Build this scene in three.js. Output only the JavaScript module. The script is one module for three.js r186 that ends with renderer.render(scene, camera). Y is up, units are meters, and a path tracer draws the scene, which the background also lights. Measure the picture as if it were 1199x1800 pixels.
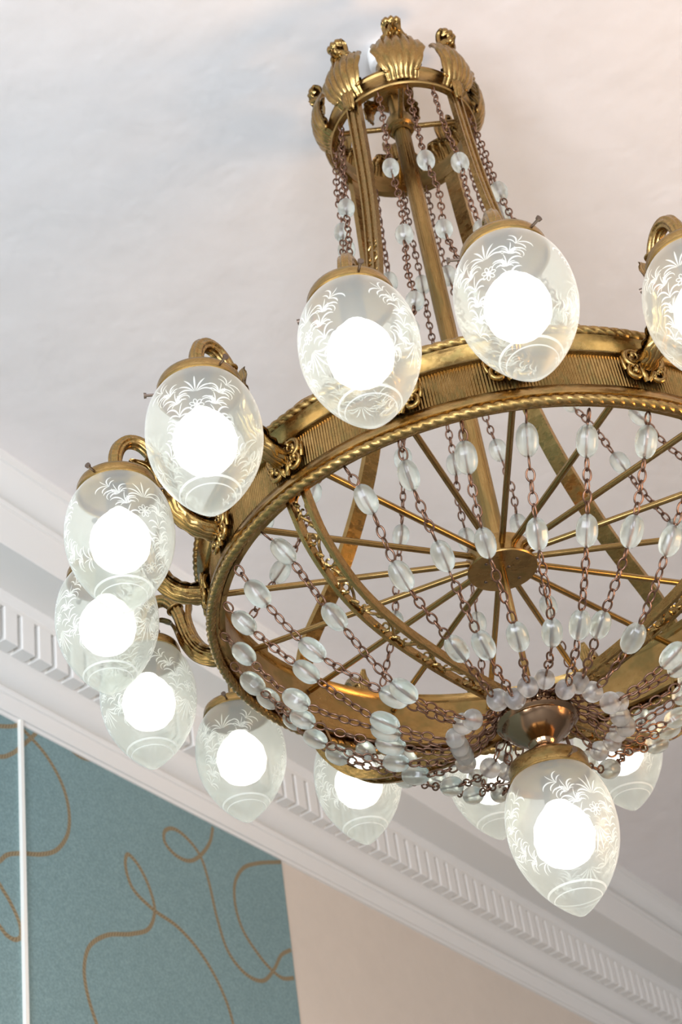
import * as THREE from 'three';
import { mergeGeometries, toCreasedNormals } from 'three/addons/utils/BufferGeometryUtils.js';
import { RectAreaLightUniformsLib } from 'three/addons/lights/RectAreaLightUniformsLib.js';

// ---------------------------------------------------------------- camera, sky, daylight, exposure
const S = 0.42;                 // metres in one chandelier ring radius: the unit of all measures below
const EYE = 1.5;                // camera height above the floor
const scene = new THREE.Scene();
const renderer = new THREE.WebGLRenderer({ antialias: true });
renderer.toneMapping = THREE.LinearToneMapping;
renderer.toneMappingExposure = 1.0;
renderer.shadowMap.enabled = true;
RectAreaLightUniformsLib.init();

const camera = new THREE.PerspectiveCamera(2 * Math.atan(900 / 3039.46) * 180 / Math.PI, 1199 / 1800, 0.05, 60);
{
  const e = 0.6516, r = -0.16277;               // the camera looks up and is rolled a little
  const f = new THREE.Vector3(0, Math.sin(e), -Math.cos(e)), rt = new THREE.Vector3(1, 0, 0), up = new THREE.Vector3().crossVectors(rt, f);
  const R = rt.clone().multiplyScalar(Math.cos(r)).addScaledVector(up, Math.sin(r));
  const U = rt.clone().multiplyScalar(-Math.sin(r)).addScaledVector(up, Math.cos(r));
  camera.quaternion.setFromRotationMatrix(new THREE.Matrix4().makeBasis(R, U, f.clone().negate()));
  camera.position.set(0, EYE, 0);
}
camera.focus = 2.3; camera.userData.fStop = 9;      // the cornice far behind is a little soft
scene.add(camera);
scene.background = new THREE.Color(0.80, 0.88, 1.0);
scene.backgroundIntensity = 1.6;

const YAW = Math.PI / 2 - 0.50549;              // the room is turned against the camera
const ROOM = { far: 17, back: -4.5, wall: 5.562, opposite: -8, ceiling: 6.12, floor: -EYE / S };
// daylight through the two windows behind the camera: one area light in each opening
const WINDOWS = [-4.6, 1.4], WIN = { w: 3.4, lo: -1.7, hi: 4.6 };
for (const d of WINDOWS) {
  const l = new THREE.RectAreaLight(new THREE.Color(0.825, 0.888, 1.0), 14.6, WIN.w * S * 0.96, (WIN.hi - WIN.lo) * S * 0.96);
  const p = new THREE.Vector3(ROOM.back + 0.02, (WIN.lo + WIN.hi) / 2, -d).multiplyScalar(S).applyAxisAngle(new THREE.Vector3(0, 1, 0), YAW);
  l.position.set(p.x, p.y + EYE, p.z);
  l.rotation.y = YAW - Math.PI / 2;             // shines along the room
  l.name = 'window_daylight';
  scene.add(l);
}
const BULB_CANDELA = 0.0015, BULB_GLOW = 2.3, LAMP_CANDELA = 5.2;

// ---------------------------------------------------------------- helpers
let seed = 7;
const rnd = () => { seed = (seed * 1664525 + 1013904223) >>> 0; return seed / 4294967296; };
const V3 = (x, y, z) => new THREE.Vector3(x, y, z);
const taken = {};
function numbered(name) { const n = taken[name] = (taken[name] ?? -1) + 1; return n ? name + '_' + String(n).padStart(3, '0') : name; }
function mesh(name, geo, mat, parent, label) {
  const m = new THREE.Mesh(geo, mat);
  m.name = name; m.castShadow = m.receiveShadow = true;
  if (label) m.userData.label = label;
  if (parent) parent.add(m);
  return m;
}
function group(name, parent, label) { const g = new THREE.Group(); g.name = name; if (label) g.userData.label = label; parent.add(g); return g; }
function noise2(w, h, cells, oct, s0) {           // tiling value noise, 0..1
  const out = new Float32Array(w * h); let amp = 1, tot = 0, s = s0;
  const rr = () => { s = (s * 1664525 + 1013904223) >>> 0; return s / 4294967296; };
  for (let o = 0; o < oct; o++) {
    const n = cells << o, g = Float32Array.from({ length: n * n }, rr);
    for (let y = 0; y < h; y++) for (let x = 0; x < w; x++) {
      const fx = x / w * n, fy = y / h * n, ix = Math.floor(fx), iy = Math.floor(fy);
      let u = fx - ix, v = fy - iy; u = u * u * (3 - 2 * u); v = v * v * (3 - 2 * v);
      const a = g[(iy % n) * n + ix % n], b = g[(iy % n) * n + (ix + 1) % n], c = g[((iy + 1) % n) * n + ix % n], d = g[((iy + 1) % n) * n + (ix + 1) % n];
      out[y * w + x] += amp * (a + (b - a) * u + (c - a) * v + (a - b - c + d) * u * v);
    }
    tot += amp; amp *= 0.55;
  }
  for (let i = 0; i < out.length; i++) out[i] /= tot;
  return out;
}
function dataTex(w, h, fn, srgb) {
  const a = new Uint8Array(w * h * 4);
  for (let i = 0; i < w * h; i++) { const c = fn(i); a[i * 4] = c[0]; a[i * 4 + 1] = c[1]; a[i * 4 + 2] = c[2]; a[i * 4 + 3] = 255; }
  const t = new THREE.DataTexture(a, w, h, THREE.RGBAFormat);
  t.magFilter = THREE.LinearFilter; t.minFilter = THREE.LinearMipmapLinearFilter; t.generateMipmaps = true;
  t.wrapS = t.wrapT = THREE.RepeatWrapping; if (srgb) t.colorSpace = THREE.SRGBColorSpace; t.needsUpdate = true;
  return t;
}
function rep(t, x, y) { const c = t.clone(); c.repeat.set(x, y); c.needsUpdate = true; return c; }
const lerp = (a, b, t) => a + (b - a) * t;
const smooth = (t) => { t = Math.min(1, Math.max(0, t)); return t * t * (3 - 2 * t); };

// ---------------------------------------------------------------- materials
const nA = noise2(256, 256, 6, 4, 11), nB = noise2(256, 256, 24, 3, 29), nC = noise2(256, 256, 3, 5, 53);
const cl = (x) => Math.max(0, Math.min(255, Math.round(x)));
const patina = dataTex(256, 256, (i) => {          // warm brass with browner and slightly greener tarnish
  const a = smooth(0.5 + (nC[i] - 0.5) * 1.8 + (nB[i] - 0.5) * 0.5), b = nB[i], g = smooth((nA[i] - 0.5) * 4);
  return [cl(lerp(lerp(180, 208, a) + 16 * (b - 0.5), 128, g * 0.35)), cl(lerp(lerp(154, 181, a) + 16 * (b - 0.5), 132, g * 0.35)), cl(lerp(lerp(108, 132, a) + 14 * (b - 0.5), 96, g * 0.35))];
}, true);
const roughT = dataTex(256, 256, (i) => { const v = cl(120 + 150 * (nA[i] - 0.5) + 60 * (nB[i] - 0.5)); return [v, v, v]; });
const brassOf = (hex, rough, rx = 1, ry = 1) => new THREE.MeshStandardMaterial({ color: hex, map: rep(patina, rx, ry), roughnessMap: rep(roughT, rx, ry), roughness: rough * 2, metalness: 1 });
const M = {
  brass: brassOf(0xd6c8b0, 0.33, 3, 3),
  brassLight: brassOf(0xd6c8b0, 0.27, 4, 1),
  brassDark: brassOf(0xd6c8b0, 0.36, 2, 2),
  brassOrnament: brassOf(0xd6c8b0, 0.28, 2, 2),
  bronzeTube: brassOf(0xd6c8b0, 0.30, 6, 1),
  copper: new THREE.MeshStandardMaterial({ color: 0x7f604e, metalness: 1, roughness: 0.38 }),
  finial: new THREE.MeshStandardMaterial({ color: 0x94765a, metalness: 1, roughness: 0.17 }),
  steel: new THREE.MeshStandardMaterial({ color: 0x6f6055, metalness: 1, roughness: 0.4 }),
  bead: new THREE.MeshPhysicalMaterial({ color: 0xf2f8ef, transmission: 0.93, roughness: 0.38, thickness: 0.02, ior: 1.4, clearcoat: 0.5, clearcoatRoughness: 0.15 }),
  beadRound: new THREE.MeshPhysicalMaterial({ color: 0xe9e6e0, transmission: 0.92, roughness: 0.42, thickness: 0.02, ior: 1.4 }),
  socket: new THREE.MeshStandardMaterial({ color: 0x6b5638, roughness: 0.4, metalness: 1 }),
  bulb: new THREE.MeshStandardMaterial({ color: 0xffffff, roughness: 0.6, emissive: 0xfffaf2, emissiveIntensity: BULB_GLOW }),
  whitePlastic: new THREE.MeshStandardMaterial({ color: 0xf4f2ee, roughness: 0.45 }),
};
const plasterBump = dataTex(256, 256, (i) => { const v = cl(255 * (0.6 * nC[i] + 0.4 * nA[i])); return [v, v, v]; });
const plasterTone = dataTex(256, 256, (i) => { const v = 246 + 8 * (nC[i] - 0.5) + 4 * (nB[i] - 0.5); return [cl(v), cl(v - 1), cl(v - 2)]; }, true);
M.ceiling = new THREE.MeshStandardMaterial({ color: 0xf3efec, map: rep(plasterTone, 3, 3), bumpMap: rep(plasterBump, 6, 6), bumpScale: 0.006, roughness: 0.85 });
M.cornice = new THREE.MeshStandardMaterial({ color: 0xe9e7e1, roughness: 0.6 });
M.wall = new THREE.MeshStandardMaterial({ color: 0xe3d7c8, map: rep(plasterTone, 2, 2), roughness: 0.9 });
M.wallPlain = new THREE.MeshStandardMaterial({ color: 0xc0bfbe, roughness: 0.9 });
M.floor = new THREE.MeshStandardMaterial({ color: 0x909295, roughness: 0.5 });
M.whitePaint = new THREE.MeshStandardMaterial({ color: 0xf1efe6, roughness: 0.5 });
M.pane = new THREE.MeshPhysicalMaterial({ color: 0xffffff, transmission: 1, roughness: 0.02, thickness: 0 });

// etched glass: the scrolls and rings cut into it scatter more light than the satin glass round them
function etchTexture() {
  const W = 2048, H = 1024, cv = document.createElement('canvas'); cv.width = W; cv.height = H;
  const c = cv.getContext('2d');
  c.fillStyle = 'rgb(249,117,0)'; c.fillRect(0, 0, W, H);
  c.fillStyle = c.strokeStyle = 'rgb(196,192,0)'; c.lineCap = 'round';
  // a leaf: starts at x,y towards angle a, bends by k, tapering from nothing to w and back
  const leaf = (x, y, a, len, k, w) => {
    const n = 12, L = [], R = []; let px = x, py = y, t = a;
    for (let i = 0; i <= n; i++) {
      const s = i / n, hw = w * Math.pow(Math.sin(Math.PI * Math.min(1, 0.06 + 0.94 * s)), 0.8) * (0.5 + 0.7 * s);
      L.push([px - Math.sin(t) * hw, py + Math.cos(t) * hw]); R.push([px + Math.sin(t) * hw, py - Math.cos(t) * hw]);
      px += Math.cos(t) * len / n; py += Math.sin(t) * len / n; t += k / n * (0.4 + 1.3 * s);
    }
    c.beginPath(); c.moveTo(...L[0]); for (const q of L) c.lineTo(...q); for (const q of R.reverse()) c.lineTo(...q); c.closePath(); c.fill();
  };
  const spray = (x, y, a, m, sc) => {                // a curl with leaves branching off both sides
    leaf(x, y, a, 200 * sc, 3.4 * m, 5.5 * sc);
    leaf(x, y, a - 0.5 * m, 150 * sc, 2.6 * m, 5 * sc);
    leaf(x, y, a - 1.0 * m, 100 * sc, -1.6 * m, 5 * sc);
    leaf(x, y, a + 0.45 * m, 120 * sc, -2.2 * m, 5 * sc);
    leaf(x, y, a + 1.0 * m, 80 * sc, -1.7 * m, 4.5 * sc);
    leaf(x, y, a - 1.6 * m, 70 * sc, -2.1 * m, 4.5 * sc);
  };
  const UW = 2048 / 3;
  for (let q = -1; q <= 3; q++) {
    const x0 = (q + 0.5) * UW, y0 = 445, N = 7;
    for (const m of [1, -1]) for (let i = 0; i < N; i++) {   // the wreath, growing up both sides
      const t = 0.3 + (i + 0.2 * m) / N * 2.5, rx = 240, ry = 235;
      const px = x0 + m * Math.sin(t) * rx, py = y0 + Math.cos(t) * ry, dir = Math.atan2(-Math.sin(t) * ry, m * Math.cos(t) * rx);
      leaf(px, py, dir - 0.3 * m, 118, -2.3 * m, 5.5); leaf(px, py, dir + 0.3 * m, 104, 2.4 * m, 5.5); leaf(px, py, dir - 0.9 * m, 74, -1.8 * m, 5); leaf(px, py, dir + 0.95 * m, 66, 1.7 * m, 4.5); leaf(px, py, dir, 92, 0.45 * m, 3);
      if (i % 3 === 1) spray(px, py, dir + 0.5 * m, m, 0.6);
      if (i % 3 === 2) spray(px, py, dir - 0.5 * m, -m, 0.62);
    }
    for (let k = -3; k <= 3; k++) { leaf(x0 + UW / 2 + k * 5, 520, Math.PI / 2 - k * 0.26, 150 - 15 * Math.abs(k), k * -0.5, 6); leaf(x0 + UW / 2 + k * 4, 330, -Math.PI / 2 + k * 0.32, 130 - 12 * Math.abs(k), k * 0.6, 5.5); }
    for (let k = 0; k < 7; k++) { const a = k / 7 * 6.283; c.beginPath(); c.ellipse(x0 + UW / 2 + Math.cos(a) * 26, 425 + Math.sin(a) * 26, 14, 9, a, 0, 6.3); c.lineWidth = 4; c.stroke(); }
    c.beginPath(); c.arc(x0 + UW / 2, 425, 9, 0, 6.3); c.fill();
  }
  c.fillRect(0, 806, W, 13); c.fillRect(0, 852, W, 7);
  const t = new THREE.CanvasTexture(cv); t.wrapS = THREE.RepeatWrapping; t.flipY = false; t.anisotropy = 4;
  return t;
}
const etch = etchTexture();
M.shade = new THREE.MeshPhysicalMaterial({ color: 0xf3f6f1, transmission: 1, transmissionMap: etch, roughness: 1, roughnessMap: etch, thickness: 0, ior: 1.5, side: THREE.DoubleSide });

// ---------------------------------------------------------------- the room
const structure = (o) => { o.userData.kind = 'structure'; scene.add(o); return o; };
function inRoom(o) { o.rotation.y = YAW; o.position.y = EYE; o.scale.setScalar(S); return o; }   // room units: x along the wall, y above the eye, -z towards the wall
function slab(x0, x1, y0, y1, z0, z1) { const g = new THREE.BoxGeometry(x1 - x0, y1 - y0, z1 - z0); g.translate((x0 + x1) / 2, (y0 + y1) / 2, (z0 + z1) / 2); return g; }
function planeUV(g, ax, ay, su, sv, u0 = 0, v0 = 0) { const p = g.attributes.position, uv = g.attributes.uv; for (let i = 0; i < p.count; i++) uv.setXY(i, (p.getComponent(i, ax) - u0) / su, (p.getComponent(i, ay) - v0) / sv); return g; }
const { far, back, wall, opposite, ceiling, floor } = ROOM, T = 0.5;
structure(inRoom(mesh('ceiling', planeUV(slab(back - T, far + T, ceiling, ceiling + T, -wall - T, -opposite + T), 0, 2, 9, 9), M.ceiling)));
structure(inRoom(mesh('floor', slab(back - T, far + T, floor - T, floor, -wall - T, -opposite + T), M.floor)));
const wallLeft = structure(inRoom(mesh('wall_left', planeUV(slab(back - T, far + T, floor, ceiling, -wall - T, -wall), 0, 1, 3, 3), M.wall)));
structure(inRoom(mesh('wall_right', slab(back - T, far + T, floor, ceiling, -opposite, -opposite + T), M.wallPlain)));
structure(inRoom(mesh('wall_far', slab(far, far + T, floor, ceiling, -wall, -opposite), M.wallPlain)));
{ // the wall behind the camera, with its two window openings
  const g = [slab(back - T, back, floor, WIN.lo, -wall, -opposite), slab(back - T, back, WIN.hi, ceiling, -wall, -opposite)];
  const edges = [-wall, ...WINDOWS.map((d) => [-d - WIN.w / 2, -d + WIN.w / 2]).sort((a, b) => a[0] - b[0]).flat(), -opposite];
  for (let i = 0; i < edges.length; i += 2) g.push(slab(back - T, back, WIN.lo, WIN.hi, edges[i], edges[i + 1]));
  structure(inRoom(mesh('wall_back', mergeGeometries(g), M.wallPlain)));
  WINDOWS.forEach((d, i) => {
    const w = new THREE.Group(); w.name = 'window_' + (i + 1);
    const z0 = -d - WIN.w / 2, z1 = -d + WIN.w / 2, f = 0.16, x0 = back - 0.36, x1 = back - 0.2;
    mesh('window_frame', mergeGeometries([slab(x0, x1, WIN.lo, WIN.hi, z0, z0 + f), slab(x0, x1, WIN.lo, WIN.hi, z1 - f, z1), slab(x0, x1, WIN.lo, WIN.lo + f, z0 + f, z1 - f), slab(x0, x1, WIN.hi - f, WIN.hi, z0 + f, z1 - f), slab(x0, x1, WIN.lo + f, WIN.hi - f, -d - f / 2, -d + f / 2), slab(x0, x1, 2.6, 2.6 + f, z0 + f, z1 - f)]), M.whitePaint, w);
    mesh('pane', slab(back - 0.29, back - 0.28, WIN.lo + 0.05, WIN.hi - 0.05, z0 + 0.05, z1 - 0.05), M.pane, w);
    structure(inRoom(w));
  });
}

// wallpaper: teal cloth ground with a printed gold cord wandering over it
const PAPER = { x0: 4.5, y0: 1.04, size: 4 };
function wallpaper() {
  const W = 2048, k = W / PAPER.size, cv = document.createElement('canvas'); cv.width = cv.height = W;
  const c = cv.getContext('2d'), im = c.createImageData(W, W), weave = noise2(512, 512, 128, 2, 91);
  for (let y = 0; y < W; y++) for (let x = 0; x < W; x++) {
    const i = (y * W + x) * 4, w = weave[(y & 511) * 512 + (x & 511)] - 0.5, n = nC[((y >> 3) & 255) * 256 + ((x >> 3) & 255)] - 0.5, v = 34 * w + 10 * n;
    im.data[i] = cl(122 + v); im.data[i + 1] = cl(148 + v); im.data[i + 2] = cl(149 + v); im.data[i + 3] = 255;
  }
  c.putImageData(im, 0, 0);
  const cords = [
    [[7.0, 3.0], [6.75, 3.25], [6.611, 3.473], [6.544, 3.637], [6.534, 3.758], [6.581, 3.882], [6.725, 3.988], [6.942, 4.061], [7.094, 4.139], [7.156, 4.269], [7.119, 4.397], [7.029, 4.508], [6.946, 4.542], [6.92, 4.472], [6.966, 4.348], [7.132, 4.27], [7.354, 4.226], [7.55, 4.127], [7.713, 3.965], [7.805, 3.769], [7.8, 3.5], [7.6, 3.2], [7.7, 2.9]],
    [[7.789, 5.012], [7.746, 4.9], [7.631, 4.766], [7.514, 4.692], [7.38, 4.69], [7.294, 4.743], [7.301, 4.81], [7.386, 4.859], [7.505, 4.844], [7.631, 4.766], [7.694, 4.619], [7.746, 4.397], [7.829, 4.206], [7.98, 4.115], [8.149, 4.117], [8.283, 4.226], [8.378, 4.344], [8.496, 4.415]],
    [[8.501, 5.016], [8.224, 4.913], [8.063, 4.824], [7.961, 4.686], [7.946, 4.532], [7.997, 4.399], [8.121, 4.289], [8.253, 4.217], [8.365, 4.193], [8.49, 4.227]],
    [[6.072, 5.02], [6.157, 4.987], [6.291, 4.916], [6.412, 4.784], [6.459, 4.643], [6.445, 4.5], [6.349, 4.365], [6.225, 4.297], [6.073, 4.251], [5.967, 4.205], [5.925, 4.164], [5.86, 4.09], [5.923, 4.013], [5.983, 3.954], [6.053, 3.852], [6.058, 3.785], [6.02, 3.758], [5.96, 3.763], [5.92, 3.789], [5.7, 3.95], [5.4, 3.9], [5.2, 3.5], [5.5, 3.0], [5.3, 2.5]],
    [[6.215, 5.033], [6.134, 4.942], [6.02, 4.825], [5.933, 4.769], [5.8, 4.75], [5.75, 4.84], [5.83, 4.93], [5.935, 4.958], [6.024, 4.995], [6.1, 5.04]],
    [[6.46, 5.06], [6.507, 5.038], [6.566, 5.025], [6.651, 5.037], [6.7, 5.06]],
    [[4.7, 5.0], [4.9, 4.6], [5.2, 4.5], [5.3, 4.7], [5.1, 4.8], [4.9, 4.4], [5.0, 4.0], [4.7, 3.7]],
    [[7.7, 2.9], [7.9, 2.5], [8.2, 2.4], [8.3, 2.7], [8.0, 2.8], [7.6, 2.3], [7.4, 1.7], [7.8, 1.2]],
    [[5.3, 2.5], [5.6, 2.1], [6.1, 2.3], [6.2, 2.7], [5.9, 2.7], [6.0, 2.2], [6.5, 1.7], [6.3, 1.2]],
  ];
  for (const pts of cords) {
    const cu = new THREE.CatmullRomCurve3(pts.map(([x, y]) => V3((x - PAPER.x0) * k, (PAPER.size - (y - PAPER.y0)) * k, 0)));
    const n = Math.round(cu.getLength() / 3.2), q = cu.getSpacedPoints(n);
    c.lineCap = 'butt'; c.lineJoin = 'round'; c.strokeStyle = 'rgb(134,118,90)'; c.lineWidth = 13;
    c.beginPath(); q.forEach((p, i) => (i ? c.lineTo(p.x, p.y) : c.moveTo(p.x, p.y))); c.stroke();
    for (let i = 1; i < n; i += 2) {              // the twist of the printed cord
      const d = q[i + 1].clone().sub(q[i - 1]).normalize(), x = q[i].x, y = q[i].y, a = 4.5;
      c.strokeStyle = i % 4 === 1 ? 'rgb(110,95,70)' : 'rgb(152,136,104)'; c.lineWidth = 2.4;
      c.beginPath(); c.moveTo(x - d.y * a - d.x * a, y + d.x * a - d.y * a); c.lineTo(x + d.y * a + d.x * a, y - d.x * a + d.y * a); c.stroke();
    }
  }
  const t = new THREE.CanvasTexture(cv); t.colorSpace = THREE.SRGBColorSpace; t.wrapS = t.wrapT = THREE.RepeatWrapping; t.anisotropy = 8;
  return t;
}
const weaveBump = dataTex(256, 256, (i) => { const v = cl(255 * nB[i]); return [v, v, v]; });
M.paper = new THREE.MeshStandardMaterial({ map: wallpaper(), bumpMap: rep(weaveBump, 6, 6), bumpScale: 0.0006, roughness: 0.8 });
for (const [x0, x1] of [[back, 6.066], [6.084, 8.505]]) mesh('wallpaper', planeUV(slab(x0, x1, -2.4, 5.06, -wall, -wall + 0.008), 0, 1, PAPER.size, PAPER.size, PAPER.x0, PAPER.y0), M.paper, wallLeft, 'teal fabric wallpaper printed with a gold looping cord');
structure(inRoom(mesh('trim_2', slab(6.063, 6.087, -2.4, 5.048, -wall, -wall + 0.03), M.whitePaint))).userData.label = 'thin white vertical strip between two teal wallpaper panels';

// the cornice: a run profile, and dentils cut as separate blocks
{
  const P = [[4.909, 6.12], [4.909, 6.062]];
  for (let i = 0; i <= 8; i++) { const t = i / 8 * Math.PI / 2; P.push([4.925 + 0.115 * (1 - Math.cos(t)), 6.055 - 0.12 * Math.sin(t)]); }   // cove
  P.push([5.04, 5.928], [5.026, 5.92], [5.024, 5.905], [5.026, 5.89], [5.042, 5.882], [5.034, 5.872], [5.034, 5.63], [5.037, 5.626], [5.32, 5.626], [5.325, 5.6], [5.33, 5.592], [5.345, 5.575], [5.345, 5.545], [5.40, 5.538], [5.40, 5.34], [5.426, 5.321]);
  for (let i = 1; i <= 8; i++) { const t = i / 8 * Math.PI / 2; P.push([5.426 + 0.1 * (1 - Math.cos(t)), 5.315 - 0.118 * Math.sin(t)]); }
  P.push([5.515, 5.19], [5.506, 5.18], [5.504, 5.165], [5.51, 5.15], [5.522, 5.145], [5.522, 5.06], [5.528, 5.048], [5.54, 5.046], [5.545, 5.03], [5.562, 5.026], [5.562, 6.12]);
  const sh = new THREE.Shape(P.map(([d, h]) => new THREE.Vector2(d, h)));
  let g = new THREE.ExtrudeGeometry(sh, { depth: far - back, bevelEnabled: false });
  // shape x = distance to the wall, y = height, depth = along: turn to room axes
  g.applyMatrix4(new THREE.Matrix4().makeBasis(V3(0, 0, -1), V3(0, 1, 0), V3(1, 0, 0))); g.translate(back, 0, 0);
  g = toCreasedNormals(g, 0.5);
  const run = structure(inRoom(mesh('trim_1', g, M.cornice)));
  run.userData.label = 'white plaster cornice with a row of dentils below the ceiling';
  const b = 0.006, w = 0.1, h0 = 5.3205, h1 = 5.539, dd = 0.09;
  const ds = new THREE.Shape([[0, 0], [w, 0], [w, h1 - h0], [0, h1 - h0]].map((q) => new THREE.Vector2(...q)));
  const dg = new THREE.ExtrudeGeometry(ds, { depth: dd - 2 * b, bevelEnabled: true, bevelThickness: b, bevelSize: b, bevelOffset: -b, bevelSegments: 2, steps: 1 });
  dg.translate(0, h0, -5.423 + b);
  for (let i = 0; i < 168; i++) { const d = mesh('dentil', dg, M.cornice, run); d.position.x = 5.811 - 40 * 0.1355 - 0.1 + 0.028 + i * 0.1355; d.position.z = 0; if (d.position.x < back || d.position.x > far - 0.11) run.remove(d); }
}

// a warm uplighter standing to the right, outside the frame: its light warms that side of the ceiling
{
  const t = new THREE.Group(); t.name = 'floor_lamp'; scene.add(t);
  t.userData = { label: 'slim brass floor lamp with an upturned bowl throwing warm light on the ceiling', category: 'lamp' };
  const L = (P, s = 32) => new THREE.LatheGeometry(P.map((q) => new THREE.Vector2(...q)), s);
  mesh('base', L([[0, 0], [0.16, 0], [0.16, 0.015], [0.05, 0.03], [0.014, 0.05]].reverse().reverse()), M.brassDark, t);
  mesh('pole', L([[0.012, 0.04], [0.012, 2.3]], 16), M.brassDark, t);
  mesh('bowl', L([[0.012, 2.28], [0.08, 2.3], [0.17, 2.36], [0.2, 2.41], [0.194, 2.412], [0.165, 2.368], [0.078, 2.31], [0, 2.3]]), M.brassDark, t);
  mesh('bulb', new THREE.SphereGeometry(0.035, 20, 14).translate(0, 2.37, 0), new THREE.MeshStandardMaterial({ color: 0xffffff, emissive: 0xffd9a8, emissiveIntensity: 6 }), t);
  const l = new THREE.PointLight(0xffcb8e, LAMP_CANDELA); l.position.set(0, 2.37, 0); l.castShadow = true; l.shadow.radius = 14; l.name = 'floor_lamp_light'; t.add(l);
  const p = V3(5.4, 0, 1.1).multiplyScalar(S).applyAxisAngle(V3(0, 1, 0), YAW); t.position.set(p.x, 0, p.z);
}

// ---------------------------------------------------------------- the chandelier, built in ring radii round its axis, y above the eye
const chandelier = new THREE.Group(); chandelier.name = 'chandelier'; scene.add(chandelier);
chandelier.userData = { label: 'large antique brass ring chandelier with etched glass globes and strings of glass beads', category: 'chandelier' };
const AXIS = V3(0.5081, 0, -4.8184), A0 = 3.06996, STEP = Math.PI / 8;
const ang = (k) => A0 + k * STEP;                       // the azimuth of spoke number k
const turn = (o, k) => { o.rotation.y = Math.PI / 2 - ang(k); return o; };   // local x points outwards at spoke k

// sweep a closed section along a curve in the radial plane; section(t) gives [across the curve, sideways] pairs
function sweep(pts, section, { n = 40, crease = 0, cap = true, su = 1 } = {}) {
  const cu = new THREE.CatmullRomCurve3(pts.map(([x, y]) => V3(x, y, 0)), false, 'centripetal'), q = cu.getSpacedPoints(n);
  const pos = [], uv = [], ix = []; let m = 0, len = 0;
  for (let i = 0; i <= n; i++) {
    const a = q[Math.max(0, i - 1)], b = q[Math.min(n, i + 1)], tx = b.x - a.x, ty = b.y - a.y, l = Math.hypot(tx, ty), nx = -ty / l, ny = tx / l, s = section(i / n);
    m = s.length; if (i) len += q[i].distanceTo(q[i - 1]);
    s.forEach(([c, z], j) => { pos.push(q[i].x + nx * c, q[i].y + ny * c, z); uv.push(len / su, j / m); });
  }
  for (let i = 0; i < n; i++) for (let j = 0; j < m; j++) { const a = i * m + j, b = i * m + (j + 1) % m; ix.push(a, b, a + m, b, b + m, a + m); }
  if (cap) for (const [i, f] of [[0, 1], [n, 0]]) { const b = i * m; for (let j = 1; j < m - 1; j++) f ? ix.push(b, b + j + 1, b + j) : ix.push(b, b + j, b + j + 1); }
  let g = new THREE.BufferGeometry();
  g.setAttribute('position', new THREE.Float32BufferAttribute(pos, 3)); g.setAttribute('uv', new THREE.Float32BufferAttribute(uv, 2)); g.setIndex(ix);
  if (crease) g = toCreasedNormals(g, crease); else g.computeVertexNormals();
  return g;
}
function lathe(P, seg = 48, crease = 0.6) { return toCreasedNormals(new THREE.LatheGeometry(P.map(([r, h]) => new THREE.Vector2(r, h)), seg), crease); }
function rod(a, b, r, seg = 8) {
  const d = b.clone().sub(a), g = new THREE.CylinderGeometry(r, r, d.length(), seg, 1);
  g.applyQuaternion(new THREE.Quaternion().setFromUnitVectors(V3(0, 1, 0), d.clone().normalize())); g.translate((a.x + b.x) / 2, (a.y + b.y) / 2, (a.z + b.z) / 2);
  return g;
}
function tube(pts, r, n = 20, seg = 5) { return new THREE.TubeGeometry(new THREE.CatmullRomCurve3(pts.map((p) => V3(...p))), n, r, seg); }
function merged(list) { return mergeGeometries(list.map((g) => { const h = g.index ? g.toNonIndexed() : g; for (const k of Object.keys(h.attributes)) if (!['position', 'normal', 'uv'].includes(k)) h.deleteAttribute(k); return h; })); }
// a leaf with thickness: f(u, v) gives a point for u in -1..1 across and v in 0..1 along; gone(u, v) is the edge's cut
function leafShell(f, nu, nv, thick) {
  const grid = [], e = 1e-3;
  for (let j = 0; j <= nv; j++) for (let i = 0; i <= nu; i++) {
    const u = -1 + 2 * i / nu, v = j / nv, p = f(u, v), du = f(u + e, v).sub(p), dv = f(u, v + e).sub(p);
    grid.push([p, du.cross(dv).normalize()]);
  }
  const pos = [], uv = [], ix = [], m = nu + 1, N = grid.length;
  for (const s of [0.5, -0.5]) grid.forEach(([p, n], k) => { pos.push(p.x + n.x * thick * s, p.y + n.y * thick * s, p.z + n.z * thick * s); uv.push((k % m) / nu, Math.floor(k / m) / nv); });
  for (let j = 0; j < nv; j++) for (let i = 0; i < nu; i++) { const a = j * m + i; ix.push(a, a + 1, a + m, a + 1, a + m + 1, a + m, N + a, N + a + m, N + a + 1, N + a + 1, N + a + m, N + a + m + 1); }
  const edge = (a, b) => ix.push(a, N + a, b, b, N + a, N + b);
  for (let i = 0; i < nu; i++) { edge(i + 1, i); edge(nv * m + i, nv * m + i + 1); }
  for (let j = 0; j < nv; j++) { edge(j * m, (j + 1) * m); edge((j + 1) * m + nu, j * m + nu); }
  const g = new THREE.BufferGeometry(); g.setAttribute('position', new THREE.Float32BufferAttribute(pos, 3)); g.setAttribute('uv', new THREE.Float32BufferAttribute(uv, 2)); g.setIndex(ix); g.computeVertexNormals();
  return g;
}
function spiral(cx, cy, r0, r1, a0, turns, z, n = 16) { return Array.from({ length: n + 1 }, (_, i) => { const t = i / n, a = a0 + turns * 6.2832 * t, r = lerp(r0, r1, t); return [cx + r * Math.cos(a), cy + r * Math.sin(a), z * (1 - t * 0.3)]; }); }

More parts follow.
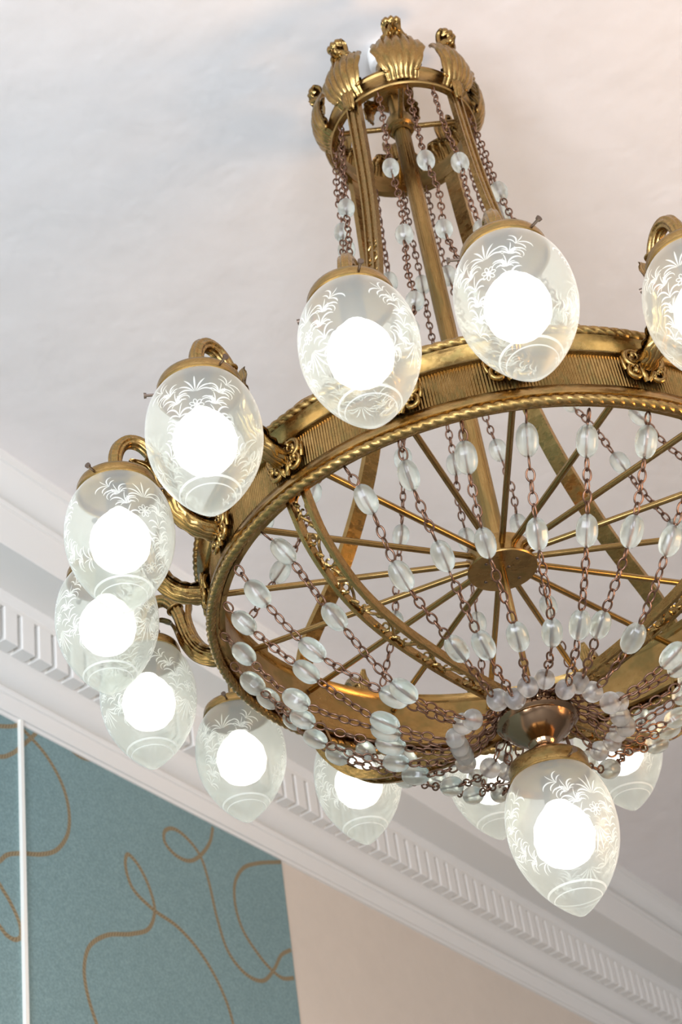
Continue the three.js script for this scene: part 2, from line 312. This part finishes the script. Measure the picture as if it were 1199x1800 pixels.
// --- ring
const ring = group('ring', chandelier, 'brass ring band with ribbed face and rope edges');
{
  const N = 640, pos = [], uv = [], ix = [], rows = [3.252, 3.39], prof = [0, 0.55, 1, 0.55];
  for (let i = 0; i < N * 4; i++) { const a = i / (N * 4) * 2 * Math.PI, r = 0.986 + 0.0036 * prof[i % 4]; for (const h of rows) { pos.push(r * Math.sin(a), h, r * Math.cos(a)); uv.push(i / (N * 4) * 10, h * 3); } }
  for (let i = 0; i < N * 4; i++) { const a = i * 2, b = ((i + 1) % (N * 4)) * 2; ix.push(a, b, a + 1, b, b + 1, a + 1); }
  const g = new THREE.BufferGeometry(); g.setAttribute('position', new THREE.Float32BufferAttribute(pos, 3)); g.setAttribute('uv', new THREE.Float32BufferAttribute(uv, 2)); g.setIndex(ix); g.computeVertexNormals();
  mesh('ribbed_band', g, M.brassLight, ring);
  const uvx = (g, k) => { const u = g.attributes.uv; for (let i = 0; i < u.count; i++) u.setXY(i, u.getX(i) * k, u.getY(i)); return g; };
  mesh('border', uvx(lathe([[0.968, 3.214], [1.004, 3.21], [1.012, 3.214], [1.012, 3.222], [1.003, 3.252], [0.998, 3.258], [0.985, 3.256]], 160), 6), M.brassLight, ring, 'smooth lower border');
  mesh('border', uvx(lathe([[0.985, 3.384], [1.0, 3.386], [1.006, 3.39], [1.022, 3.424], [1.026, 3.434], [0.968, 3.436]], 160), 6), M.brassLight, ring, 'smooth upper border');
  mesh('inner_band', uvx(lathe([[0.968, 3.21], [0.95, 3.212], [0.95, 3.228], [0.962, 3.234], [0.966, 3.30], [0.966, 3.40], [0.956, 3.412], [0.952, 3.43], [0.968, 3.437]].reverse(), 160), 6), M.brassDark, ring);
  const rope = (R, h, r) => {                          // three strands twisted together
    const strands = 190, n = strands * 7, m = 12, pos = [], uv = [], ix = [];
    for (let i = 0; i < n; i++) for (let j = 0; j < m; j++) {
      const s = i / n * 2 * Math.PI, t = j / m * 2 * Math.PI, ph = 3 * t + i / n * 2 * Math.PI * strands, rr = r * (0.72 + 0.32 * Math.sqrt(Math.abs(Math.cos(ph / 2))));
      const q = R + rr * Math.cos(t); pos.push(q * Math.sin(s), h + rr * Math.sin(t), q * Math.cos(s)); uv.push(i / n * 20, j / m);
    }
    for (let i = 0; i < n; i++) for (let j = 0; j < m; j++) { const a = i * m + j, b = i * m + (j + 1) % m, c = ((i + 1) % n) * m + j, d = ((i + 1) % n) * m + (j + 1) % m; ix.push(a, c, b, b, c, d); }
    const g = new THREE.BufferGeometry(); g.setAttribute('position', new THREE.Float32BufferAttribute(pos, 3)); g.setAttribute('uv', new THREE.Float32BufferAttribute(uv, 2)); g.setIndex(ix); g.computeVertexNormals(); return g;
  };
  mesh('rope_moulding', rope(0.998, 3.196, 0.0165), M.brassDark, ring, 'twisted lower rope edge');
  mesh('rope_moulding', rope(1.022, 3.45, 0.0165), M.brassDark, ring, 'twisted upper rope edge');
}
// --- spokes, hub, central rods
const spokeG = new THREE.CylinderGeometry(0.0112, 0.0112, 0.87, 10); spokeG.rotateZ(Math.PI / 2); spokeG.translate(0.525, 3.362, 0);
for (let k = 0; k < 16; k++) turn(mesh('spoke', spokeG, M.bronzeTube, chandelier), k);
const hub = group('hub', chandelier, 'round brass hub where the spokes meet');
mesh('drum', lathe([[0, 3.405], [0.06, 3.405], [0.108, 3.40], [0.112, 3.394], [0.112, 3.33], [0.119, 3.328], [0.121, 3.322], [0.118, 3.317], [0, 3.316]].reverse(), 48), M.brassDark, hub);
for (const [x, z] of [[0.05, 0.06], [-0.055, 0.055], [-0.06, -0.05], [0.055, -0.055], [0.02, 0.02]]) { const g = new THREE.SphereGeometry(0.007, 8, 5); g.scale(1, 0.5, 1); g.translate(x, 3.316, z); mesh('screw', g, M.steel, hub); }
{
  const P = []; for (let i = 0; i < 64; i++) { const a = i / 64 * 6.28319, r = 0.0345 * (0.955 + 0.045 * Math.abs(Math.cos(8 * a))); P.push(new THREE.Vector2(r * Math.cos(a), r * Math.sin(a))); }
  const g = new THREE.ExtrudeGeometry(new THREE.Shape(P), { depth: 2.22, bevelEnabled: false }); g.rotateX(-Math.PI / 2); g.translate(0, 3.4, 0);
  mesh('central_rod', toCreasedNormals(g, 0.4), M.bronzeTube, chandelier, 'reeded central rod');
  mesh('lower_rod', rod(V3(0, 3.32, 0), V3(0, 2.72, 0), 0.011, 12), M.bronzeTube, chandelier);
}
// --- vine ornament, laid out along x with half width w, used on the straps
function vine(len, w, r) {
  const out = [], n = Math.round(len / 0.085);
  const P = []; for (let i = 0; i <= n * 8; i++) { const t = i / (n * 8); P.push([t * len, 0.004 * Math.sin(i * 1.3), w * 0.72 * Math.sin(t * n * Math.PI)]); }
  out.push(tube(P, r, n * 12, 6));
  for (let k = 0; k < n; k++) {
    const x = (k + 0.5) / n * len, s = k % 2 ? -1 : 1;
    out.push(tube(spiral(x + 0.012, -s * w * 0.1, w * 0.75, w * 0.16, s > 0 ? -1.2 : 1.2, s * 0.85, 0).map(([a, b, c]) => [a, 0.004 + c, b]), r * 0.75, 14, 5));
    for (const [dx, dz, rot, sc] of [[-0.02, s * 0.5, 0.5, 1], [0.018, s * 0.7, -0.6, 0.9], [0.03, -s * 0.6, 0.9, 0.8], [0.0, -s * 0.75, -0.4, 0.7]]) {
      const g = new THREE.SphereGeometry(r * 2.1 * sc, 7, 5); g.scale(1.7, 0.7, 0.75); g.rotateY(rot * 1.3); g.translate(x + dx, 0.004, w * dz); out.push(g);
    }
  }
  return merged(out);
}
function bendAlong(g, pts, from, n = 200) {            // x runs along the curve from arc length `from`, y off it, z sideways
  const cu = new THREE.CatmullRomCurve3(pts.map(([x, y]) => V3(x, y, 0)), false, 'centripetal'), L = cu.getLength(), q = cu.getSpacedPoints(n), p = g.attributes.position;
  for (let i = 0; i < p.count; i++) {
    const s = Math.min(n - 0.001, Math.max(0, (p.getX(i) + from) / L * n)), k = Math.floor(s), a = q[k], b = q[k + 1], l = a.distanceTo(b), tx = (b.x - a.x) / l, ty = (b.y - a.y) / l, o = p.getY(i);
    p.setXYZ(i, lerp(a.x, b.x, s - k) - ty * o, lerp(a.y, b.y, s - k) + tx * o, p.getZ(i));
  }
  g.computeVertexNormals(); return g;
}
// --- four upper straps from the crown to the ring, four lower ones from the ring to the finial
const UP_STRAP = [[0.29, 5.58], [0.295, 5.4], [0.302, 5.2], [0.313, 5.0], [0.334, 4.78], [0.366, 4.55], [0.41, 4.35], [0.475, 4.16], [0.575, 3.97], [0.735, 3.75], [0.94, 3.55], [0.99, 3.445]];
const LOW_STRAP = [[0.968, 3.235], [0.95, 3.17], [0.905, 3.06], [0.79, 2.925], [0.65, 2.85], [0.42, 2.793], [0.22, 2.768], [0.07, 2.765]];
const box = (c0, c1, z0, z1) => [[c0, z0], [c1, z0], [c1, z1], [c0, z1]];
{
  const w = 0.034, t = 0.011;                          // a channel: raised edges and a ridge in the middle of the outer side
  const sec = [[-t, -w], [-t, w], [t, w], [t, w * 0.76], [t * 0.3, w * 0.7], [t * 0.3, w * 0.2], [t * 0.9, w * 0.12], [t * 0.9, -w * 0.12], [t * 0.3, -w * 0.2], [t * 0.3, -w * 0.7], [t, -w * 0.76], [t, -w]];
  const sg = sweep(UP_STRAP, () => sec, { n: 56, crease: 0.5, su: 0.4 });
  const og = bendAlong(vine(1.15, 0.024, 0.0045), UP_STRAP.slice(), 0.84); 
  const railL = sweep(LOW_STRAP, (q) => box(-0.016, 0.016, 0.026 - 0.008 * q, 0.041 - 0.012 * q), { n: 44, crease: 0.5, su: 0.4 });
  const railR = sweep(LOW_STRAP, (q) => box(-0.016, 0.016, -0.041 + 0.012 * q, -0.026 + 0.008 * q), { n: 44, crease: 0.5, su: 0.4 });
  const lv = bendAlong(vine(1.12, 0.026, 0.0048), LOW_STRAP, 0.03);
  for (const k of [2, 6, 10, 14]) {
    const s = turn(group('upper_strap', chandelier), k);
    mesh('bar', sg, M.brass, s); mesh('leaf_ornament', og, M.brassOrnament, s);
    const l = turn(group('lower_strap', chandelier), k);
    mesh('rail', railL, M.brass, l); mesh('rail', railR, M.brass, l); mesh('openwork_scroll', lv, M.brassOrnament, l);
  }
}
// --- crown
const crown = group('crown', chandelier, 'small brass crown of curled leaves at the top');
mesh('crown_band', lathe([[0.279, 5.532], [0.304, 5.53], [0.308, 5.538], [0.303, 5.548], [0.300, 5.555], [0.300, 5.605], [0.303, 5.612], [0.309, 5.62], [0.309, 5.632], [0.30, 5.637], [0.281, 5.634], [0.279, 5.532]], 96), M.brass, crown);
{
  const prof = new THREE.CatmullRomCurve3([V3(0.300, 5.565, 0), V3(0.335, 5.60, 0), V3(0.358, 5.66, 0), V3(0.358, 5.725, 0), V3(0.34, 5.785, 0), V3(0.325, 5.815, 0), V3(0.335, 5.838, 0), V3(0.358, 5.842, 0)]);
  const fan = leafShell((u, v) => {
    const vv = Math.min(1, Math.max(0, v)), p = prof.getPoint(vv), au = Math.abs(u);
    const half = lerp(0.058, 0.108, smooth(vv * 2.3)) * (1 - 0.66 * Math.pow(Math.max(0, vv - 0.42) / 0.58, 1.7));
    const fl = Math.cos(u * Math.PI * 6.5) * 0.0065 * (0.35 + 0.65 * vv), cup = -0.045 * u * u * (0.4 + 0.6 * vv), jag = 0.012 * Math.cos(u * Math.PI * 6.5) * vv * vv, drop = 0.05 * Math.pow(au, 2.2) * vv * vv;
    return V3(p.x + fl + cup, p.y + jag - drop, u * half * (1 + 0.035 * Math.sin(vv * 34)));
  }, 44, 22, 0.009);
  const kp = new THREE.CatmullRomCurve3([V3(0.318, 5.79, 0), V3(0.312, 5.85, 0), V3(0.322, 5.895, 0), V3(0.345, 5.905, 0), V3(0.356, 5.885, 0), V3(0.345, 5.872, 0)]);
  const curl = leafShell((u, v) => { const p = kp.getPoint(Math.min(1, Math.max(0, v))); return V3(p.x + 0.004 * Math.cos(u * 9.4) - 0.012 * u * u, p.y + 0.003 * Math.cos(u * 12), u * 0.036 * (0.85 + 0.25 * Math.sin(v * 3))); }, 14, 14, 0.008);
  const ears = [-1, 1].map((s) => tube(spiral(0, 5.605, 0.02, 0.005, s > 0 ? 0.4 : 2.7, s * 1.1, 0).map(([a, b]) => [0.318, b, a + s * 0.062]), 0.0075, 14, 6));
  const palm = merged([fan, curl, ...ears]);
  for (let k = 0; k < 16; k += 2) turn(mesh('palmette', palm, M.brassOrnament, crown), k);
  const small = leafShell((u, v) => { const w = 0.03 * Math.pow(Math.sin(Math.PI * Math.min(0.985, Math.max(0.015, 0.1 + 0.9 * v))), 0.6); return V3(0.318 + 0.014 * Math.sin(v * 3.14) - 0.012 * u * u + 0.003 * Math.cos(u * 15), 5.655 - 0.15 * v, u * w * (1 + 0.06 * Math.sin(v * 30))); }, 14, 16, 0.007);
  for (const k of [2, 6, 10, 14]) turn(mesh('leaf', small, M.brassOrnament, crown), k);
  const bar = new THREE.CylinderGeometry(0.0115, 0.0115, 0.23, 10); bar.rotateZ(Math.PI / 2); bar.translate(0.165, 5.622, 0);
  for (const k of [0, 4, 8, 12]) turn(mesh('cross_bar', bar, M.brassDark, crown), k);
  mesh('collar', lathe([[0.036, 5.585], [0.046, 5.588], [0.048, 5.602], [0.046, 5.606], [0.058, 5.612], [0.06, 5.65], [0.054, 5.664], [0.036, 5.668], [0.036, 5.585]].reverse(), 32), M.brassDark, crown);
  mesh('hanger_tube', lathe([[0.0, 5.66], [0.034, 5.66], [0.034, 5.8], [0.06, 5.805], [0.085, 5.82], [0.088, 5.84], [0.07, 5.87], [0.05, 5.95], [0.05, 6.04], [0.0, 6.04]].reverse(), 32), M.brassDark, crown);
  const tuft = leafShell((u, v) => { const w = 0.036 * (0.45 + 0.55 * Math.sin(Math.PI * (0.15 + 0.7 * v))); return V3(0.075 + 0.065 * Math.sin(v * 1.7), 5.83 + 0.05 * Math.sin(v * 3.3) - 0.04 * v + 0.006 * Math.cos(u * 12), u * w * (1 + 0.12 * Math.sin(v * 26))); }, 12, 12, 0.008);
  for (const k of [2, 6, 10, 14]) turn(mesh('leaf', tuft, M.brassDark, crown), k - 0.3);
}
mesh('ceiling_cap', lathe([[0, 6.02], [0.05, 6.02], [0.068, 6.03], [0.074, 6.05], [0.074, 6.119], [0, 6.119]].reverse().reverse(), 32), M.whitePlastic, chandelier, 'white plastic cap against the ceiling');

// --- lamps: arm, cap, screws, etched globe, bulb
const EGG = [[0, 0.715], [0.03, 0.765], [0.07, 0.83], [0.12, 0.895], [0.18, 0.945], [0.25, 0.982], [0.33, 1], [0.41, 0.998], [0.49, 0.97], [0.57, 0.915], [0.65, 0.83], [0.73, 0.715], [0.80, 0.59], [0.86, 0.462], [0.91, 0.335], [0.95, 0.218], [0.98, 0.115], [0.994, 0.052], [1, 0.0]];
function eggGeo(top, H, R) {
  const cu = new THREE.CatmullRomCurve3([[-0.06, 0.70], ...EGG].map(([t, r]) => V3(r * R, top - t * H, 0)), false, 'centripetal'), q = cu.getSpacedPoints(52);
  q[52].x = 0;
  return new THREE.LatheGeometry(q.map((p) => new THREE.Vector2(Math.max(0, p.x), p.y)), 72);
}
const capGeo = (top, rim, neck) => lathe([[neck, top + 0.012], [neck + 0.006, top], [0.07, top - 0.002], [0.105, top - 0.007], [0.121, top - 0.018], [0.126, top - 0.03], [0.126, rim + 0.008], [0.1295, rim + 0.005], [0.1295, rim], [0.122, rim], [0.118, rim + 0.02], [0.03, top - 0.02]].reverse(), 56);
const screwGeo = (() => { const a = new THREE.CylinderGeometry(0.0042, 0.0042, 0.042, 8), b = new THREE.CylinderGeometry(0.0095, 0.008, 0.008, 12); a.translate(0, 0.012, 0); b.translate(0, 0.034, 0); const g = merged([a, b]); g.rotateZ(-Math.PI / 2); return g; })();
const bulbGeo = (() => { const g = lathe([[0, -0.096], [0.033, -0.091], [0.064, -0.073], [0.086, -0.044], [0.095, 0], [0.088, 0.04], [0.068, 0.074], [0.046, 0.098], [0.034, 0.115]], 18, 1.5); return g; })();
const socketGeo = lathe([[0.033, 0.108], [0.036, 0.112], [0.036, 0.2], [0, 0.2]], 24);
const RL = 1.335, TOP = 3.494, RIM = 3.438;
const ARM = [[0.985, 3.352], [1.03, 3.348], [1.08, 3.358], [1.125, 3.392], [1.158, 3.45], [1.176, 3.51], [1.192, 3.575], [1.215, 3.63], [1.25, 3.662], [1.285, 3.664], [1.315, 3.64], [1.332, 3.597], [RL, 3.55], [RL, 3.49]];
const armGeo = sweep(ARM, (t) => { const r = lerp(0.027, 0.023, t); return Array.from({ length: 40 }, (_, j) => { const a = j / 40 * 6.28319, q = r * (0.78 + 0.22 * Math.abs(Math.cos(4 * a))); return [q * Math.cos(a), q * Math.sin(a)]; }); }, { n: 52, su: 0.3 });
const armLeafGeo = (() => {                            // acanthus leaf clasping the lower arm, tip curling free
  const cu = new THREE.CatmullRomCurve3(ARM.slice(0, 8).map(([x, y]) => V3(x, y, 0)), false, 'centripetal');
  const L = [];
  for (const side of [-1, 1]) L.push(leafShell((u, v) => {
    const vv = Math.min(0.999, Math.max(0, v)), s = lerp(0.12, 0.98, vv), p = cu.getPoint(s), t = cu.getTangent(s), nx = -t.y, ny = t.x, free = Math.pow(Math.max(0, vv - 0.72) / 0.28, 2);
    const half = 1.05 * Math.pow(Math.sin(Math.PI * (0.2 + 0.78 * vv)), 0.7) * (1 + 0.14 * Math.sin(vv * 44)), a = u * half, r = 0.033 + 0.0025 * Math.cos(u * 14) + 0.004 * Math.sin(vv * 44) * u * u + 0.05 * free;
    return V3(p.x + side * nx * r * Math.cos(a), p.y + side * ny * r * Math.cos(a), r * Math.sin(a) * (1 - 0.4 * free));
  }, 16, 34, 0.006));
  return merged(L);
})();
const collarGeo = (() => { const g = new THREE.TorusGeometry(0.0265, 0.006, 8, 24); g.rotateY(Math.PI / 2); g.rotateZ(1.25); g.translate(1.205, 3.607, 0); return g; })();
const rosetteGeo = (() => {
  const L = [], x = 0.996;
  const put = (pts, r, n = 22) => L.push(tube(pts.map(([a, b, c]) => [x + c, 3.34 + b, a]), r, n, 7));
  for (const s of [-1, 1]) {
    put(spiral(s * 0.034, 0.026, 0.034, 0.006, s > 0 ? -1.4 : 4.5, s * 1.35, 0.016), 0.0095);
    put(spiral(s * 0.036, -0.03, 0.028, 0.005, s > 0 ? 1.6 : 1.5, -s * 1.25, 0.014), 0.0085);
    put([[s * 0.002, -0.055, 0.008], [s * 0.012, -0.04, 0.016], [s * 0.016, -0.015, 0.018], [s * 0.01, 0.02, 0.016], [s * 0.004, 0.055, 0.008]], 0.009, 12);
    put([[s * 0.068, 0.03, 0.004], [s * 0.072, 0.005, 0.01], [s * 0.064, -0.02, 0.006]], 0.007, 10);
  }
  const b = new THREE.SphereGeometry(0.036, 16, 12); b.scale(0.55, 1, 1); b.translate(x, 3.35, 0); L.push(b);
  for (let k = 0; k < 9; k++) { const a = k / 9 * 6.28319, g = new THREE.SphereGeometry(0.0125, 8, 6); g.scale(0.9, 1.2, 0.8); g.translate(x + 0.014, 3.348 + 0.046 * Math.sin(a), 0.046 * Math.cos(a)); L.push(g); }
  return merged(L);
})();
const egg = eggGeo(RIM + 0.004, 0.455, 0.1705), cap = capGeo(TOP, RIM, 0.024);
function addLight(parent, x, h) {
  const l = new THREE.PointLight(0xfff3e2, BULB_CANDELA); l.position.set(x, h, 0); l.castShadow = true; l.shadow.radius = 1.6; l.name = 'bulb_light'; parent.add(l);
}
function fitting(parent, x, top, rim, capG, eggG, spin, tilt, bulbDown) {
  mesh('cap', capG, M.brass, parent).position.x = x;
  const sc = [];
  for (let j = 0; j < 3; j++) { const s = mesh('thumb_screw', screwGeo, M.steel, parent); const a = spin + j * 2.0944; s.position.set(x + 0.126 * Math.cos(a), rim + 0.012, -0.126 * Math.sin(a)); s.rotation.y = a; sc.push(s); }
  const e = mesh('glass_globe', eggG, M.shade, parent, 'satin glass globe etched with scrolling leaves'); e.position.x = x; e.rotation.y = spin * 1.7;
  mesh('socket', socketGeo, M.socket, parent).position.set(x, rim - bulbDown, 0);
  mesh('bulb', bulbGeo, M.bulb, parent, 'glowing white bulb').position.set(x, rim - bulbDown, 0);
  addLight(parent, x, rim - bulbDown);
}
const JIT = [0.065, -0.075, -0.03, 0, -0.1, -0.12, -0.05, -0.03, 0, 0, 0, 0, 0, 0, 0, 0];
const SAG = [0.004, -0.022, -0.026, -0.008, 0, 0, 0, 0, 0, 0, 0, 0, 0, 0, 0, 0];   // some arms hang a little lower
const SPIN = [0.62, 0.55, 1.35, 0.72, 1.2, 0.2, 2.1, 0.5, 1.0, 1.7, 0.3, 0.9, 1.9, 0.1, 1.1, 1.6];
for (let k = 0; k < 16; k++) {
  const a = turn(group('lamp', chandelier, 'curved brass arm carrying an etched glass globe lamp'), k + JIT[k]);
  a.position.y = SAG[k];
  mesh('arm', armGeo, M.bronzeTube, a); mesh('acanthus_leaf', armLeafGeo, M.brassOrnament, a); mesh('arm_collar', collarGeo, M.brass, a); mesh('rosette', rosetteGeo, M.brassOrnament, a);
  fitting(a, RL, TOP, RIM, cap, egg, SPIN[k], 0, 0.19);
}
{ // the finial and the lamp under it
  mesh('finial', lathe([[0.012, 2.812], [0.05, 2.81], [0.078, 2.8], [0.082, 2.785], [0.076, 2.765], [0.09, 2.752], [0.118, 2.746], [0.132, 2.732], [0.134, 2.722], [0.124, 2.712], [0.118, 2.71], [0.11, 2.694], [0.088, 2.672], [0.064, 2.656], [0.048, 2.642], [0.046, 2.632], [0.04, 2.624], [0.046, 2.614], [0.05, 2.6]].reverse(), 56), M.finial, chandelier, 'turned brass dish at the bottom');
  const a = group('lamp', chandelier, 'etched glass globe lamp hanging from the bottom dish'); a.rotation.y = 0.7;
  fitting(a, 0, 2.585, 2.515, capGeo(2.588, 2.515, 0.05), eggGeo(2.518, 0.462, 0.1705), 2.4, 0, 0.2);
}

// --- bead chains
const linkGeo = (() => { // an oval wire link lying along x
  const P = []; for (let i = 0; i < 14; i++) { const a = i / 14 * 6.28319; P.push(V3(0.0195 * Math.cos(a), 0.0125 * Math.sin(a), 0)); }
  return new THREE.TubeGeometry(new THREE.CatmullRomCurve3(P, true), 16, 0.0033, 6, true);
})();
const beadGeo = (len, r) => { const P = [[0, -len / 2 * 0.985]]; for (let i = 0; i <= 14; i++) { const t = -1 + 2 * i / 14, rr = r * Math.pow(1 - Math.pow(Math.abs(t) * 0.965, 2.3), 0.52); P.push([Math.max(0.009, rr), t * len / 2 * 0.985]); } P.push([0, len / 2 * 0.985]); const g = lathe(P, 24, 1.0); g.rotateZ(Math.PI / 2); return g; };
const ovalBead = beadGeo(0.098, 0.0325), roundBead = beadGeo(0.062, 0.0335), upperBead = beadGeo(0.092, 0.0345);
const pinGeo = new THREE.CylinderGeometry(0.003, 0.003, 0.112, 6); pinGeo.rotateZ(Math.PI / 2);
const pinShort = new THREE.CylinderGeometry(0.003, 0.003, 0.072, 6); pinShort.rotateZ(Math.PI / 2);
const allLinks = [];
function chain(k, pts, beads, pitch, wobble) {           // beads: [point number, geometry, material, length]
  const c = turn(group('bead_chain', chandelier), k);
  const cu = new THREE.CatmullRomCurve3(pts.map(([x, y], i) => V3(x + (i && i < pts.length - 1 ? wobble * (rnd() - 0.5) : 0), y + (i && i < pts.length - 1 ? wobble * (rnd() - 0.5) : 0), i && i < pts.length - 1 ? wobble * (rnd() - 0.5) : 0)), false, 'centripetal');
  const n = 400, q = cu.getSpacedPoints(n), L = cu.getLength();
  const at = (s) => { const f = Math.min(n - 0.001, Math.max(0, s / L * n)), i = Math.floor(f); return [q[i].clone().lerp(q[i + 1], f - i), q[i + 1].clone().sub(q[i]).normalize()]; };
  const gaps = []; let from = 0;
  for (const [i, geo, mat, len] of beads) {
    let best = 0, bd = 1e9; const target = cu.points[i]; q.forEach((p, j) => { const d = p.distanceTo(target); if (d < bd) { bd = d; best = j; } });
    const s = best / n * L, [p, t] = at(s), b = mesh('bead', geo, mat, c);
    b.position.copy(p); b.quaternion.setFromUnitVectors(V3(1, 0, 0), t); b.rotateX(rnd() * 6.28); const v = 0.94 + 0.12 * rnd(); b.scale.set(v, v, v);
    const pin = mesh('pin', len > 0.08 ? pinGeo : pinShort, M.copper, c); pin.position.copy(p); pin.quaternion.copy(b.quaternion);
    gaps.push([from, s - len / 2 - 0.002]); from = s + len / 2 + 0.002;
  }
  gaps.push([from, L]);
  for (const [a, b] of gaps) {
    const m = Math.max(1, Math.round((b - a) / pitch)), step = (b - a) / m;
    for (let i = 0; i < m; i++) { const [p, t] = at(a + step * (i + 0.5)), o = new THREE.Object3D(); o.position.copy(p); o.quaternion.setFromUnitVectors(V3(1, 0, 0), t); o.rotateX(i % 2 ? 1.25 + 0.5 * rnd() : -0.3 + 0.5 * rnd()); o.updateMatrix(); allLinks.push([c, o]); }
  }
}
const LOW_CHAIN = [[0.963, 3.20], [0.905, 3.13], [0.735, 2.925], [0.49, 2.752], [0.265, 2.688], [0.175, 2.735], [0.085, 2.785]];
for (let k = 0; k < 32; k++) {
  if (k % 8 === 4) continue;                             // a strap hangs there
  chain(k / 2, LOW_CHAIN, [[1, ovalBead, M.bead, 0.098], [2, ovalBead, M.bead, 0.098], [3, ovalBead, M.bead, 0.098], [4, roundBead, M.beadRound, 0.062]], 0.0335, 0.034);
}
const HIGH_CHAIN = [[0.284, 5.535], [0.305, 5.3], [0.33, 5.035], [0.352, 4.82], [0.372, 4.62], [0.42, 4.38], [0.475, 4.19], [0.54, 4.05], [0.62, 3.92], [0.68, 3.76], [0.78, 3.62], [0.94, 3.45]];
for (let k = 0; k < 16; k++) {
  if (k % 4 === 2) continue;
  chain(k - 0.12 + 0.1 * rnd(), HIGH_CHAIN, [[2, upperBead, M.bead, 0.092], [4, upperBead, M.bead, 0.092], [6, upperBead, M.bead, 0.092], [8, upperBead, M.bead, 0.092], [10, upperBead, M.bead, 0.092]], 0.0315, 0.02);
}
{ // the 300 links that show largest are parts; the rest are one part
  const eye = AXIS.clone().negate();
  const d = allLinks.map(([c, o]) => { c.updateMatrix(); return [o.position.clone().applyMatrix4(c.matrix).distanceTo(eye), c, o]; }).sort((a, b) => a[0] - b[0]);
  for (const [, c, o] of d.slice(0, 300)) { const l = mesh('chain_link', linkGeo, M.copper, c); l.position.copy(o.position); l.quaternion.copy(o.quaternion); }
  const rest = d.slice(300).map(([, c, o]) => linkGeo.clone().applyMatrix4(new THREE.Matrix4().multiplyMatrices(c.matrix, o.matrix)));
  const m = mesh('chain_links', mergeGeometries(rest), M.copper, chandelier); m.userData.kind = 'stuff';
}
const BASE = 2.05;                                       // the group stands at the tip of the lowest globe
for (const o of chandelier.children) o.position.y -= BASE;
chandelier.scale.setScalar(S);
chandelier.position.set(AXIS.x * S, EYE + BASE * S, AXIS.z * S);

renderer.render(scene, camera);
